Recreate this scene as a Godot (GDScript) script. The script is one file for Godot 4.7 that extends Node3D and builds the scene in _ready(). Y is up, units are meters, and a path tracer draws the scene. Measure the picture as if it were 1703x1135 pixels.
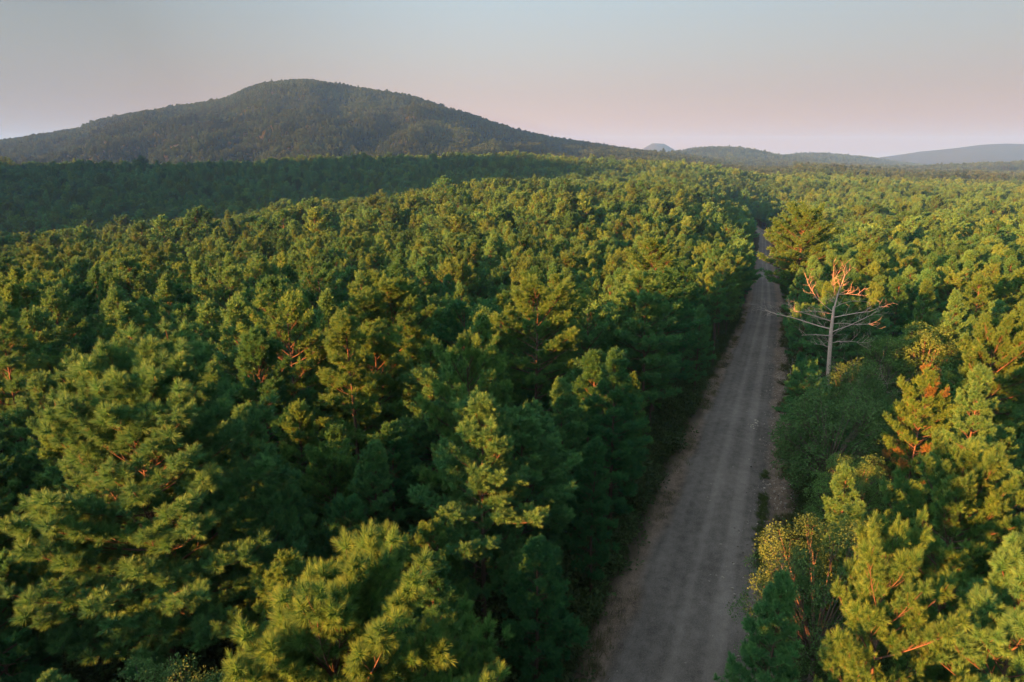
extends Node3D

# ---------------------------------------------------------------- terrain tables
const AZ := [-1.0, -0.75, -0.5, -0.25, 0.0, 0.2, 0.39, 0.6, 0.8]
const DIST := [0.0, 100.0, 200.0, 270.0, 330.0, 400.0, 480.0, 560.0, 650.0, 720.0, 850.0, 1000.0, 1500.0, 2500.0, 4500.0, 9000.0, 14000.0]
const GROUND := [
	[0, -9, -17, -22, -27, -28, -18, -4, 12, 20, 14, -5, -30, -40, -40, -40, -40],
	[0, -9.4, -19, -27, -36, -42, -35, -25, -13, -6.5, -12, -28, -35, -40, -40, -40, -40],
	[0, -9.4, -18, -23.7, -30, -35, -33, -24, -13, -6, -12, -25, -35, -40, -40, -40, -40],
	[0, -9, -15, -18, -18.8, -23, -29, -28, -19, -9, 0, -8, -32, -40, -40, -40, -40],
	[0, -8.5, -13, -14, -14, -13.7, -17, -20, -18, -12, 3, 0, -25, -40, -40, -40, -40],
	[0, -9, -15, -16.5, -17, -17, -18, -20, -20, -19, -14, -6, -20, -35, -40, -50, -50],
	[0, -9.4, -19, -25, -29, -33, -35.5, -37, -37, -35, -31, -27, -24, -32, -45, -60, -60],
	[0, -9.4, -18, -23, -26, -29, -31.5, -33, -34, -34.5, -35.5, -36, -40, -52, -75, -90, -95],
	[0, -9.8, -19, -25, -28.5, -31, -33.5, -35.5, -37.5, -38.5, -40, -42, -48, -60, -80, -95, -100],
]
# heights of the crest of the big hill, by azimuth (tangent)
const CREST_AZ := [-1.1, -0.9, -0.745, -0.66, -0.61, -0.57, -0.48, -0.40, -0.365, -0.33, -0.285, -0.245, -0.20, -0.14, -0.08, -0.02, 0.04, 0.10, 0.16, 0.22, 0.28, 0.34]
const CREST_UP := [40, 50, 49, 70, 88, 119, 152, 180, 210, 232, 236, 223, 209, 189, 146, 103, 70, 48, 28, 12, -8, -30]
const CREST_DIST := 2300.0
const EYE := Vector3(0, 19.5, 0)
const PITCH := 15.2
const FOCAL := 1138.0   # in pixels of the 1703 wide photograph

var rng := RandomNumberGenerator.new()
var hill_noise := FastNoiseLite.new()
var patch_noise := FastNoiseLite.new()
var taken := {}
var M := {}


func spline(xs: Array, ys: Array, x: float) -> float:
	var n := xs.size()
	if x <= xs[0]:
		return ys[0]
	if x >= xs[n - 1]:
		return ys[n - 1]
	var i := 0
	while x > xs[i + 1]:
		i += 1
	var x0: float = xs[i]
	var x1: float = xs[i + 1]
	var y0: float = ys[i]
	var y1: float = ys[i + 1]
	var w := x1 - x0
	var t := (x - x0) / w
	var m0: float = (y1 - y0) / w
	var m1: float = m0
	if i > 0:
		var p: float = (y0 - ys[i - 1]) / (x0 - xs[i - 1])
		m0 = 0.0 if p * m0 <= 0.0 else 2.0 * p * m0 / (p + m0)
	if i < n - 2:
		var q: float = (ys[i + 2] - y1) / (xs[i + 2] - x1)
		m1 = 0.0 if q * m1 <= 0.0 else 2.0 * q * m1 / (q + m1)
	var t2 := t * t
	var t3 := t2 * t
	return (2 * t3 - 3 * t2 + 1) * y0 + (t3 - 2 * t2 + t) * w * m0 + (-2 * t3 + 3 * t2) * y1 + (t3 - t2) * w * m1


func road_x(s: float) -> float:
	var bend := maxf(0.0, s - 455.0)
	var turn := maxf(0.0, s - 130.0)
	return -2.2 + 0.394 * s - 0.036 * turn * turn / (turn + 50.0) - bend * bend * 0.0012


func ridge(a: float, s: float, ac: float, aw: float, up: float, sc: float, sw: float, floor_y: float) -> float:
	return (up - floor_y) * exp(-pow((a - ac) / aw, 2.0)) * exp(-pow((s - sc) / sw, 2.0))


func ground(x: float, s: float) -> float:
	if s < 0.0:
		return -0.03 * s + 196.0 * exp(-(pow((x + 880.0) / 260.0, 2.0) + pow((s - 230.0) / 260.0, 4.0)))
	var a := x / maxf(s, 40.0)
	var ac := clampf(a, -1.0, 0.8)
	var i := 0
	while i < AZ.size() - 2 and ac > AZ[i + 1]:
		i += 1
	var t: float = (ac - AZ[i]) / (AZ[i + 1] - AZ[i])
	t = t * t * (3.0 - 2.0 * t)
	var y := lerpf(spline(DIST, GROUND[i], s), spline(DIST, GROUND[i + 1], s), t)
	# a hill out of the frame on the sunny side, which shades the valley
	y += 196.0 * exp(-(pow((x + 880.0) / 260.0, 2.0) + pow((s - 230.0) / 260.0, 4.0)))
	if s > 1000.0:
		# the big hill
		if a < 0.36:
			var crest := spline(CREST_AZ, CREST_UP, a)
			var k := clampf((s - 1050.0) / (CREST_DIST - 1050.0), 0.0, 1.0)
			var shape := k * k * (3.0 - 2.0 * k) * 0.55 + k * 0.45
			if s > CREST_DIST:
				shape = exp(-pow((s - CREST_DIST) / 900.0, 2.0))
			var gully := hill_noise.get_noise_2d(x * 1.0, s * 0.45) * 40.0 + hill_noise.get_noise_2d(x * 2.7 + 900.0, s * 1.6) * 16.0
			y = lerpf(y, crest, shape) + gully * sin(PI * clampf(k, 0.0, 1.0)) * clampf((crest + 20.0) / 120.0, 0.0, 1.0)
		if s > 2600.0:
			y += ridge(a, s, 0.288, 0.10, 40.0, 3900.0, 500.0, -40.0)
			y += ridge(a, s, 0.42, 0.07, 2.0, 4700.0, 600.0, -48.0)
			y += ridge(a, s, 0.50, 0.05, -20.0, 5000.0, 600.0, -60.0)
			y += ridge(a, s, 0.86, 0.18, 4.0, 3300.0, 600.0, -66.0)
			y += ridge(a, s, 0.205, 0.034, 160.0, 8000.0, 700.0, -50.0)
			y += ridge(a, s, 0.70, 0.11, 104.0, 7000.0, 700.0, -90.0)
			y += ridge(a, s, 0.57, 0.10, -6.0, 7300.0, 700.0, -90.0)
			y += ridge(a, s, 0.88, 0.12, 60.0, 7500.0, 700.0, -92.0)
			y += hill_noise.get_noise_2d(x * 0.5, s * 0.3) * 14.0
	elif s > 130.0:
		y += hill_noise.get_noise_2d(x * 3.0, s * 3.0) * 3.0 * clampf((s - 130.0) / 200.0, 0.0, 1.0) * clampf(absf(x - road_x(s)) / 60.0, 0.0, 1.0)
	return y


func seen_at(p: Vector3) -> Vector3:   # pixel in the 1703 wide photograph, and depth
	var th := deg_to_rad(PITCH)
	var d := -p.z * cos(th) - (p.y - EYE.y) * sin(th)
	var v := -((p.y - EYE.y) * cos(th) - p.z * sin(th))
	if d < 0.5:
		return Vector3(-9999, -9999, d)
	return Vector3(851.5 + FOCAL * p.x / d, 567.5 + FOCAL * v / d, d)


# ---------------------------------------------------------------- helpers
func numbered(called: String) -> String:
	var n: int = taken.get(called, 0)
	taken[called] = n + 1
	return called if n == 0 else "%s_%03d" % [called, n]


func thing(called: String, label: String, category: String, at: Vector3, turn := 0.0, group := "") -> Node3D:
	var o := Node3D.new()
	o.name = numbered(called)
	add_child(o)
	o.position = at
	o.rotation.y = turn
	tag(o, label, category, group)
	return o


func tag(o: Node3D, label: String, category: String, group := "") -> void:
	o.set_meta("label", label)
	o.set_meta("category", category)
	if group:
		o.set_meta("group", group)


func part(called: String, mesh: Mesh, material: Material, parent: Node3D) -> MeshInstance3D:
	var o := MeshInstance3D.new()
	o.name = called
	o.mesh = mesh
	o.material_override = material
	parent.add_child(o, true)
	return o


func setting(called: String, mesh: Mesh, material: Material, kind := "structure") -> MeshInstance3D:
	var o := part(called, mesh, material, self)
	o.set_meta("kind", kind)
	return o


func arrays_mesh(v: PackedVector3Array, c := PackedColorArray(), n := PackedVector3Array(), uv := PackedVector2Array(), index := PackedInt32Array()) -> ArrayMesh:
	var a := []
	a.resize(Mesh.ARRAY_MAX)
	a[Mesh.ARRAY_VERTEX] = v
	if c.size():
		a[Mesh.ARRAY_COLOR] = c
	if n.size():
		a[Mesh.ARRAY_NORMAL] = n
	if uv.size():
		a[Mesh.ARRAY_TEX_UV] = uv
	if index.size():
		a[Mesh.ARRAY_INDEX] = index
	var m := ArrayMesh.new()
	m.add_surface_from_arrays(Mesh.PRIMITIVE_TRIANGLES, a)
	return m


class Tubes:
	var v := PackedVector3Array()
	var n := PackedVector3Array()
	var i := PackedInt32Array()

	func add(pts: Array, radii: Array, sides := 6) -> void:
		var first := v.size()
		var side := Vector3.RIGHT
		for k in pts.size():
			var d: Vector3 = (pts[mini(k + 1, pts.size() - 1)] - pts[maxi(k - 1, 0)]).normalized()
			side = (side - d * side.dot(d))
			if side.length() < 0.05:
				side = d.cross(Vector3.UP if absf(d.y) < 0.9 else Vector3.RIGHT)
			side = side.normalized()
			var other := d.cross(side)
			for j in sides:
				var t := TAU * j / sides
				var out := side * cos(t) + other * sin(t)
				v.append(pts[k] + out * radii[k])
				n.append(out)
		for k in pts.size() - 1:
			for j in sides:
				var a := first + k * sides + j
				var b := first + k * sides + (j + 1) % sides
				i.append_array([a, a + sides, b, b, a + sides, b + sides])

	func mesh() -> ArrayMesh:
		var a := []
		a.resize(Mesh.ARRAY_MAX)
		a[Mesh.ARRAY_VERTEX] = v
		a[Mesh.ARRAY_NORMAL] = n
		a[Mesh.ARRAY_INDEX] = i
		var m := ArrayMesh.new()
		m.add_surface_from_arrays(Mesh.PRIMITIVE_TRIANGLES, a)
		return m


# ---------------------------------------------------------------- foliage
# One tuft of pine needles round a shoot that points along +y. Colours are real base colours: darker old needles, paler young tips.
func make_tuft(needles: int, length: float, width: float, shoot: float, low: Color, tip: Color) -> Array:
	var v := PackedVector3Array()
	var c := PackedColorArray()
	for k in needles:
		var f := (k + rng.randf()) / needles
		var lean := lerpf(1.5, 0.12, pow(f, 0.75)) + rng.randf_range(-0.13, 0.13)
		var turn := k * 2.39996 + rng.randf_range(-0.4, 0.4)
		var d := Vector3(sin(lean) * cos(turn), cos(lean), sin(lean) * sin(turn))
		var at := Vector3(0, lerpf(-shoot, 0.0, f), 0)
		var across := d.cross(Vector3(rng.randf_range(-1, 1), rng.randf_range(-1, 1), rng.randf_range(-1, 1))).normalized() * width * 0.5
		var l := length * rng.randf_range(0.9, 1.06)
		var end := at + d * l - Vector3(0, l * 0.05, 0)
		var mix := rng.randf_range(-0.1, 0.1)
		v.append_array([at - across, at + across, end])
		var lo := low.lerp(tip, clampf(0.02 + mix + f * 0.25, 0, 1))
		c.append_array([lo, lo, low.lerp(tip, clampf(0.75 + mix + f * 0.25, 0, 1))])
	return [v, c]


# A puff: the cluster of tufts at the end of a bough, fanned round +y.
func make_puff(tufts: int, needles: int, length: float, width: float, low: Color, tip: Color) -> Array:
	var v := PackedVector3Array()
	var c := PackedColorArray()
	for k in tufts:
		var lean := 0.0 if k == 0 else rng.randf_range(0.75, 1.3)
		var turn := k * 2.39996 + rng.randf_range(-0.35, 0.35)
		var d := Vector3(sin(lean) * cos(turn), cos(lean), sin(lean) * sin(turn))
		var kit := make_tuft(needles, length, width, length * 0.9, low, tip)
		v.append_array(Transform3D(along(d, rng.randf_range(0.85, 1.1)), d * rng.randf_range(0.20, 0.27) + Vector3(0, 0.08 if k == 0 else 0.0, 0)) * (kit[0] as PackedVector3Array))
		c.append_array(kit[1])
	return [v, c]


# A spray of broad leaves round +y; each leaf two faces folded on its midrib.
func make_spray(leaves: int, length: float, reach: float, low: Color, tip: Color) -> Array:
	var v := PackedVector3Array()
	var c := PackedColorArray()
	for k in leaves:
		var lean := rng.randf_range(0.3, 1.9)
		var turn := k * 2.39996 + rng.randf_range(-0.4, 0.4)
		var d := Vector3(sin(lean) * cos(turn), cos(lean) * 0.7, sin(lean) * sin(turn)).normalized()
		var at := d * reach * rng.randf_range(0.2, 0.9)
		d = (d + Vector3(rng.randf_range(-0.5, 0.5), rng.randf_range(-0.6, 0.1), rng.randf_range(-0.5, 0.5))).normalized()
		var across := d.cross(Vector3.UP + Vector3(rng.randf_range(-0.5, 0.5), 0, rng.randf_range(-0.5, 0.5))).normalized()
		var up := across.cross(d)
		var l := length * rng.randf_range(0.75, 1.2)
		var w := l * 0.3
		var mid := at + d * l * 0.5
		var p := at + d * l
		v.append_array([at, mid - across * w + up * w * 0.35, p, at, p, mid + across * w + up * w * 0.35])
		var col := low.lerp(tip, rng.randf())
		for q in 6:
			c.append(col)
	return [v, c]


func gather(transforms: Array, kits: Array, stride: int, scale: float, pick: PackedInt32Array) -> ArrayMesh:
	var v := PackedVector3Array()
	var c := PackedColorArray()
	for k in range(0, transforms.size(), stride):
		var t: Transform3D = transforms[k]
		if scale != 1.0:
			t.basis = t.basis * scale
		var kit: Array = kits[pick[k] % kits.size()]
		v.append_array(t * (kit[0] as PackedVector3Array))
		c.append_array(kit[1])
	return arrays_mesh(v, c)


func along(dir: Vector3, size: float) -> Basis:
	var y := dir.normalized()
	var x := y.cross(Vector3(rng.randf_range(-1, 1), rng.randf_range(-1, 1), rng.randf_range(-1, 1))).normalized()
	return Basis(x * size, y * size, x.cross(y) * size)


# form: h height, r crown radius, base where the crown starts (0..1), round (1 a dome, 0 a cone), boughs how many, bare share of missing boughs
func pine_skeleton(seed_: int, form: Dictionary) -> Dictionary:
	rng.seed = seed_
	var h: float = form.h
	var base: float = form.base
	var wood := Tubes.new()
	var limbs := wood
	var tufts := []
	var tone := PackedInt32Array()
	var lean := Vector3(rng.randf_range(-0.4, 0.4), 0, rng.randf_range(-0.4, 0.4))
	var bow := Vector3(rng.randf_range(-0.3, 0.3), 0, rng.randf_range(-0.3, 0.3))
	var axis := func(t: float) -> Vector3: return lean * t + bow * sin(t * PI * 1.3) + Vector3(0, h * t, 0)
	var pts := []
	var rad := []
	for k in 13:
		var t := k / 12.0
		pts.append(axis.call(t) + (Vector3(0, -0.4, 0) if k == 0 else Vector3.ZERO))
		rad.append(lerpf(h * 0.0125, 0.02, pow(t, 0.9)) * (1.3 if k == 0 else 1.0))
	wood.add(pts, rad, 9)
	var heavy := rng.randf() * TAU
	var boughs: int = form.boughs
	for b in boughs:
		var u := (b + rng.randf_range(0.1, 0.9)) / boughs
		if rng.randf() < form.bare:
			continue
		var t: float = lerpf(base, 0.975, pow(u, 0.9))
		var az := b * 2.39996 + rng.randf_range(-0.5, 0.5)
		var dome := sqrt(maxf(0.02, 1.0 - pow((u - 0.32) / 0.72, 2.0)))
		var cone := minf(pow(1.0 - u, 0.75) + 0.09, 0.45 + u * 2.5)
		var L: float = form.r * lerpf(cone, dome, form.round) * rng.randf_range(0.7, 1.15) * (1.0 + 0.22 * cos(az - heavy))
		L = maxf(L, 0.45)
		var rise := lerpf(0.02, 0.95, pow(u, 1.4)) + rng.randf_range(-0.15, 0.15)
		var start: Vector3 = axis.call(t)
		var p := start
		var bp := [p]
		var dirs := []
		for q in 5:
			rise += rng.randf_range(0.0, 0.11)
			az += rng.randf_range(-0.14, 0.14)
			var d := Vector3(cos(rise) * cos(az), sin(rise), cos(rise) * sin(az))
			dirs.append(d)
			p = p + d * L / 5.0
			bp.append(p)
		var r0 := 0.010 + L * 0.0085
		limbs.add(bp, [r0, r0 * 0.85, r0 * 0.7, r0 * 0.55, r0 * 0.4, r0 * 0.2], 5)
		var lets := int(2 + L * form.dense)
		for q in lets:
			var f := lerpf(0.22, 1.0, (q + rng.randf()) / lets)
			var g := f * 5.0
			var at: Vector3 = bp[mini(int(g), 4)].lerp(bp[mini(int(g), 4) + 1], g - mini(int(g), 4))
			var d0: Vector3 = dirs[mini(int(g), 4)]
			var side := d0.cross(Vector3.UP).normalized() * (1.0 if q % 2 == 0 else -1.0)
			var spread := rng.randf_range(0.5, 1.3) * (1.1 - 0.5 * f)
			var d := (d0 + side * spread + Vector3(0, rng.randf_range(0.1, 0.6), 0)).normalized()
			var l := (0.28 + 0.20 * L) * rng.randf_range(0.6, 1.2) * (1.15 - 0.5 * f)
			var e := at + d * l + Vector3(0, l * 0.12, 0)
			limbs.add([at, at.lerp(e, 0.5) - Vector3(0, 0.03, 0), e], [0.013, 0.01, 0.006], 3)
			tufts.append(Transform3D(along(d * 0.8 + Vector3(0, 0.75, 0), rng.randf_range(0.78, 1.2)), e))
			tone.append(rng.randi_range(0, 6))
			if l > 0.62:
				var off := Vector3(rng.randf_range(-1, 1), rng.randf_range(0.1, 0.8), rng.randf_range(-1, 1)) * 0.22
				tufts.append(Transform3D(along(d * 0.4 + Vector3(0, 0.8, 0) + off * 2.0, rng.randf_range(0.7, 0.95)), at.lerp(e, 0.45) + off))
				tone.append(rng.randi_range(3, 8))
		tufts.append(Transform3D(along(dirs[4] + Vector3(0, 0.7, 0), rng.randf_range(0.9, 1.25)), p))
		tone.append(rng.randi_range(0, 4))
	tufts.append(Transform3D(along(Vector3.UP, 1.1), axis.call(1.0)))
	tone.append(0)
	# a few dead stubs below the crown
	for b in 9:
		var t := rng.randf_range(base * 0.35, base * 1.05)
		var az := rng.randf() * TAU
		var d := Vector3(cos(az), rng.randf_range(-0.25, 0.15), sin(az))
		var s: Vector3 = axis.call(t)
		var l := rng.randf_range(0.4, 1.6)
		limbs.add([s, s + d * l * 0.5, s + d * l + Vector3(0, rng.randf_range(-0.2, 0.1), 0)], [0.025, 0.018, 0.006], 4)
	return {"trunk": wood.mesh(), "tufts": tufts, "tone": tone}


func oak_skeleton(seed_: int, h: float, r: float) -> Dictionary:
	rng.seed = seed_
	var wood := Tubes.new()
	var limbs := wood
	var sprays := []
	var tone := PackedInt32Array()
	var fork := Vector3(rng.randf_range(-0.2, 0.2), h * 0.3, rng.randf_range(-0.2, 0.2))
	wood.add([Vector3(0, -0.4, 0), Vector3(0.05, h * 0.12, 0), fork], [h * 0.022, h * 0.017, h * 0.014], 9)
	var lumps := 48
	for b in lumps:
		var u := (b + 0.5) / lumps
		var az := b * 2.39996 + rng.randf_range(-0.3, 0.3)
		var y := lerpf(0.28, 0.93, u)
		var ring := sqrt(maxf(0.0, 1.0 - pow((y - 0.50) / 0.52, 2.0)))
		var c := Vector3(cos(az) * ring * r * rng.randf_range(0.55, 0.95), y * h + rng.randf_range(-0.3, 0.3), sin(az) * ring * r * rng.randf_range(0.55, 0.95))
		var mid := fork.lerp(c, 0.5) + Vector3(0, 0.25, 0)
		limbs.add([fork - Vector3(0, 0.1, 0), mid, c], [0.07, 0.04, 0.012], 5)
		var lr := r * rng.randf_range(0.17, 0.29)
		for q in 30:
			var d := Vector3(rng.randfn(), rng.randfn() + 0.35, rng.randfn()).normalized()
			var p := c + d * lr * rng.randf_range(0.75, 1.05) * Vector3(1, 0.75, 1)
			sprays.append(Transform3D(along(d + Vector3(0, 0.7, 0), rng.randf_range(0.8, 1.2)), p))
			tone.append(rng.randi_range(0, 8))
			if q % 9 == 0:
				limbs.add([mid.lerp(c, 0.6), c.lerp(p, 0.5), p], [0.02, 0.012, 0.005], 3)
	return {"trunk": wood.mesh(), "tufts": sprays, "tone": tone}


# ---------------------------------------------------------------- materials
func leaf_material(called: String, tint: Color, through: float) -> StandardMaterial3D:
	var m := StandardMaterial3D.new()
	m.resource_name = called
	m.vertex_color_use_as_albedo = true
	m.albedo_color = tint.linear_to_srgb()
	m.roughness = 0.62
	m.metallic_specular = 0.28
	m.cull_mode = BaseMaterial3D.CULL_DISABLED
	m.backlight_enabled = true
	m.backlight = Color(through, through, through)
	return m


func noise_texture(size: int, freq: float, octaves: int, seed_: int, from: Color, to: Color, normal := false) -> NoiseTexture2D:
	var n := FastNoiseLite.new()
	n.seed = seed_
	n.frequency = freq
	n.fractal_octaves = octaves
	var t := NoiseTexture2D.new()
	t.width = size
	t.height = size
	t.seamless = true
	t.noise = n
	if normal:
		t.as_normal_map = true
		t.bump_strength = 6.0
	else:
		var g := Gradient.new()
		g.set_color(0, from)
		g.set_color(1, to)
		t.color_ramp = g
	return t


func wood_material(called: String, from: Color, to: Color, scale: float) -> StandardMaterial3D:
	var m := StandardMaterial3D.new()
	m.resource_name = called
	m.albedo_texture = noise_texture(256, 0.05, 4, 11, from.linear_to_srgb(), to.linear_to_srgb())
	m.uv1_triplanar = true
	m.uv1_scale = Vector3(scale, scale * 0.35, scale)
	m.roughness = 0.9
	m.metallic_specular = 0.2
	return m


func make_materials() -> void:
	M.needle = leaf_material("pine needles", Color(1, 1, 1), 0.8)
	M.needle_olive = leaf_material("olive pine needles", Color(1.24, 1.04, 0.82), 1.0)
	M.needle_dark = leaf_material("dark pine needles", Color(0.64, 0.80, 0.85), 1.0)
	M.needle_yellow = leaf_material("yellow green pine needles", Color(1.45, 1.15, 0.8), 1.0)
	M.needle_rust = leaf_material("yellowing pine needles", Color(2.6, 0.75, 0.8), 1.0)
	M.leaf = leaf_material("oak leaves", Color(1, 1, 1), 1.0)
	M.leaf_pale = leaf_material("pale leaves", Color(1.35, 1.35, 1.15), 1.0)
	M.bark = wood_material("pine bark", Color(0.035, 0.027, 0.022), Color(0.105, 0.078, 0.062), 1.6)
	M.bark_grey = wood_material("grey bark", Color(0.04, 0.035, 0.03), Color(0.12, 0.105, 0.088), 2.0)
	M.dead = wood_material("bare weathered wood", Color(0.17, 0.145, 0.13), Color(0.37, 0.315, 0.28), 1.3)
	var floor_ := StandardMaterial3D.new()
	floor_.resource_name = "forest floor"
	floor_.vertex_color_use_as_albedo = true
	floor_.albedo_texture = noise_texture(512, 0.02, 5, 3, Color(0.5, 0.5, 0.5), Color(1, 1, 1))
	floor_.uv1_triplanar = true
	floor_.uv1_world_triplanar = true
	floor_.uv1_scale = Vector3(0.09, 0.09, 0.09)
	floor_.roughness = 1.0
	floor_.metallic_specular = 0.1
	M.floor = floor_
	var stone := StandardMaterial3D.new()
	stone.resource_name = "pale stone"
	stone.albedo_color = Color(0.34, 0.30, 0.26).linear_to_srgb()
	stone.roughness = 0.9
	stone.vertex_color_use_as_albedo = true
	M.stone = stone


func road_texture() -> ImageTexture:
	var w := 384
	var h := 1536
	var n := FastNoiseLite.new()
	n.seed = 5
	n.frequency = 0.02
	n.fractal_octaves = 5
	var data := PackedByteArray()
	data.resize(w * h * 3)
	rng.seed = 77
	for y in h:
		# the texture repeats every 64 m, so the noise is looked up on a ring
		var ring := TAU * y / h
		var rx := cos(ring) * 60.0
		var ry := sin(ring) * 60.0
		var drift := n.get_noise_2d(rx * 0.6, ry * 0.6) * 0.2
		for x in w:
			var lat := (float(x) / w - 0.5) * 12.0   # metres from the middle
			var l := lat + drift
			var big := n.get_noise_3d(lat * 7.0, rx, ry)
			var fine := n.get_noise_3d(lat * 60.0, rx * 9.0, ry * 9.0)
			var tracks := exp(-pow((l + 0.80) / 0.6, 2.0)) + 1.15 * exp(-pow((l - 1.15) / 0.55, 2.0)) + 0.35 * exp(-pow((l + 2.6) / 0.7, 2.0))
			var streak := n.get_noise_2d(lat * 55.0 + 400.0, ring * 4.0 if ring < PI else (TAU - ring) * 4.0)
			var v := 0.070 + 0.032 * tracks + 0.020 * streak + 0.030 * big + 0.026 * fine + rng.randf_range(-0.02, 0.02)
			var verge := smoothstep(2.9, 3.9, absf(lat + 0.25 + big * 0.9))
			var gravel := Color(v * 1.13, v * 1.0, v * 0.92)
			var e := 0.085 + 0.05 * fine + 0.03 * big + rng.randf_range(-0.035, 0.05)
			var litter := Color(e * 1.2, e * 0.90, e * 0.70)
			var col := gravel.lerp(litter, verge * 0.9)
			var soil := smoothstep(4.4, 5.4, absf(lat) + big)
			col = col.lerp(Color(0.04, 0.034, 0.024), soil)
			col = col.clamp().linear_to_srgb()
			var k := (y * w + x) * 3
			data[k] = int(col.r * 255.0)
			data[k + 1] = int(col.g * 255.0)
			data[k + 2] = int(col.b * 255.0)
	return ImageTexture.create_from_image(Image.create_from_data(w, h, false, Image.FORMAT_RGB8, data))


# ---------------------------------------------------------------- sky
func make_sky(sun: Vector3, exposure: float) -> PanoramaSkyMaterial:
	var w := 512
	var h := 256
	var im := Image.create(w, h, false, Image.FORMAT_RGBF)
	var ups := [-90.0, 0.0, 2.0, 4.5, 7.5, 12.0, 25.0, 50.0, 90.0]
	var cols := [Color8(90, 88, 90), Color8(230, 176, 154), Color8(220, 180, 163), Color8(206, 184, 173), Color8(198, 195, 190), Color8(188, 204, 210), Color8(200, 218, 228), Color8(220, 240, 250), Color8(222, 244, 255)]  # high sky set brighter than dusk, added fill light for the shade
	var flat := Vector3(sun.x, 0, sun.z).normalized()
	for y in h:
		var up := 90.0 - 180.0 * (y + 0.5) / h
		var k := 0
		while k < ups.size() - 2 and up > ups[k + 1]:
			k += 1
		var t := clampf((up - ups[k]) / (ups[k + 1] - ups[k]), 0, 1)
		var c: Color = (cols[k] as Color).srgb_to_linear().lerp((cols[k + 1] as Color).srgb_to_linear(), t)
		for x in w:
			var az := (x + 0.5) / w * TAU
			var d := Vector3(sin(az) * cos(deg_to_rad(up)), sin(deg_to_rad(up)), -cos(az) * cos(deg_to_rad(up)))
			var facing := d.dot(sun)
			# away from the sun the low sky is the rosy band; round the sun, out of frame, it is brightened to fill the shade
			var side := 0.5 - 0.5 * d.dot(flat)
			var sun_fill := pow(maxf(0.0, facing), 3.0) * 8.0
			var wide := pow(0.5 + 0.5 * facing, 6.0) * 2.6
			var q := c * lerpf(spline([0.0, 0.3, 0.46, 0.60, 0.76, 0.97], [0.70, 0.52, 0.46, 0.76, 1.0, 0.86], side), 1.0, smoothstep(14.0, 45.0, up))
			q = Color(q.r * 1.03 + sun_fill * 0.46 + wide * 0.52, q.g * 1.04 + sun_fill * 0.46 + wide * 0.52, q.b * 1.05 + sun_fill * 0.44 + wide * 0.46)
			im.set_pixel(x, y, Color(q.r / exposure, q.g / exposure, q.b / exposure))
	var m := PanoramaSkyMaterial.new()
	m.panorama = ImageTexture.create_from_image(im)
	return m


# ---------------------------------------------------------------- setting
func build_ground() -> void:
	var rows := []
	var s := -220.0
	while s < 10000.0:
		rows.append(s)
		s += 6.0 if s < 320.0 else 14.0 if s < 1000.0 else 40.0 if s < 3000.0 else 130.0
	var cols := 221
	var v := PackedVector3Array()
	var c := PackedColorArray()
	var idx := PackedInt32Array()
	for r in rows.size():
		for k in cols:
			var a := lerpf(-1.75, 1.75, float(k) / (cols - 1))
			var x: float = a * (rows[r] + 260.0)
			var y := ground(x, rows[r])
			var lat: float = absf(x - road_x(rows[r]))
			if rows[r] < 720.0:
				y -= 0.55 * (1.0 - smoothstep(7.0, 15.0, lat))
			v.append(Vector3(x, y, -rows[r]))
			var far := smoothstep(300.0, 1200.0, rows[r])
			var b := 0.5 + 0.5 * patch_noise.get_noise_2d(x * 0.8, rows[r] * 0.8)
			var near := Color(0.060, 0.047, 0.028).lerp(Color(0.040, 0.050, 0.022), b)
			c.append(near.lerp(Color(0.030, 0.044, 0.018).lerp(Color(0.046, 0.050, 0.022), b), far))
	for r in rows.size() - 1:
		for k in cols - 1:
			var i := r * cols + k
			idx.append_array([i, i + cols, i + 1, i + 1, i + cols, i + cols + 1])
	var n := PackedVector3Array()
	n.resize(v.size())
	for t in range(0, idx.size(), 3):
		var nn := (v[idx[t + 2]] - v[idx[t]]).cross(v[idx[t + 1]] - v[idx[t]])
		for q in 3:
			n[idx[t + q]] += nn
	for t in n.size():
		n[t] = n[t].normalized()
	setting("ground", arrays_mesh(v, c, n, PackedVector2Array(), idx), M.floor)


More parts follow.
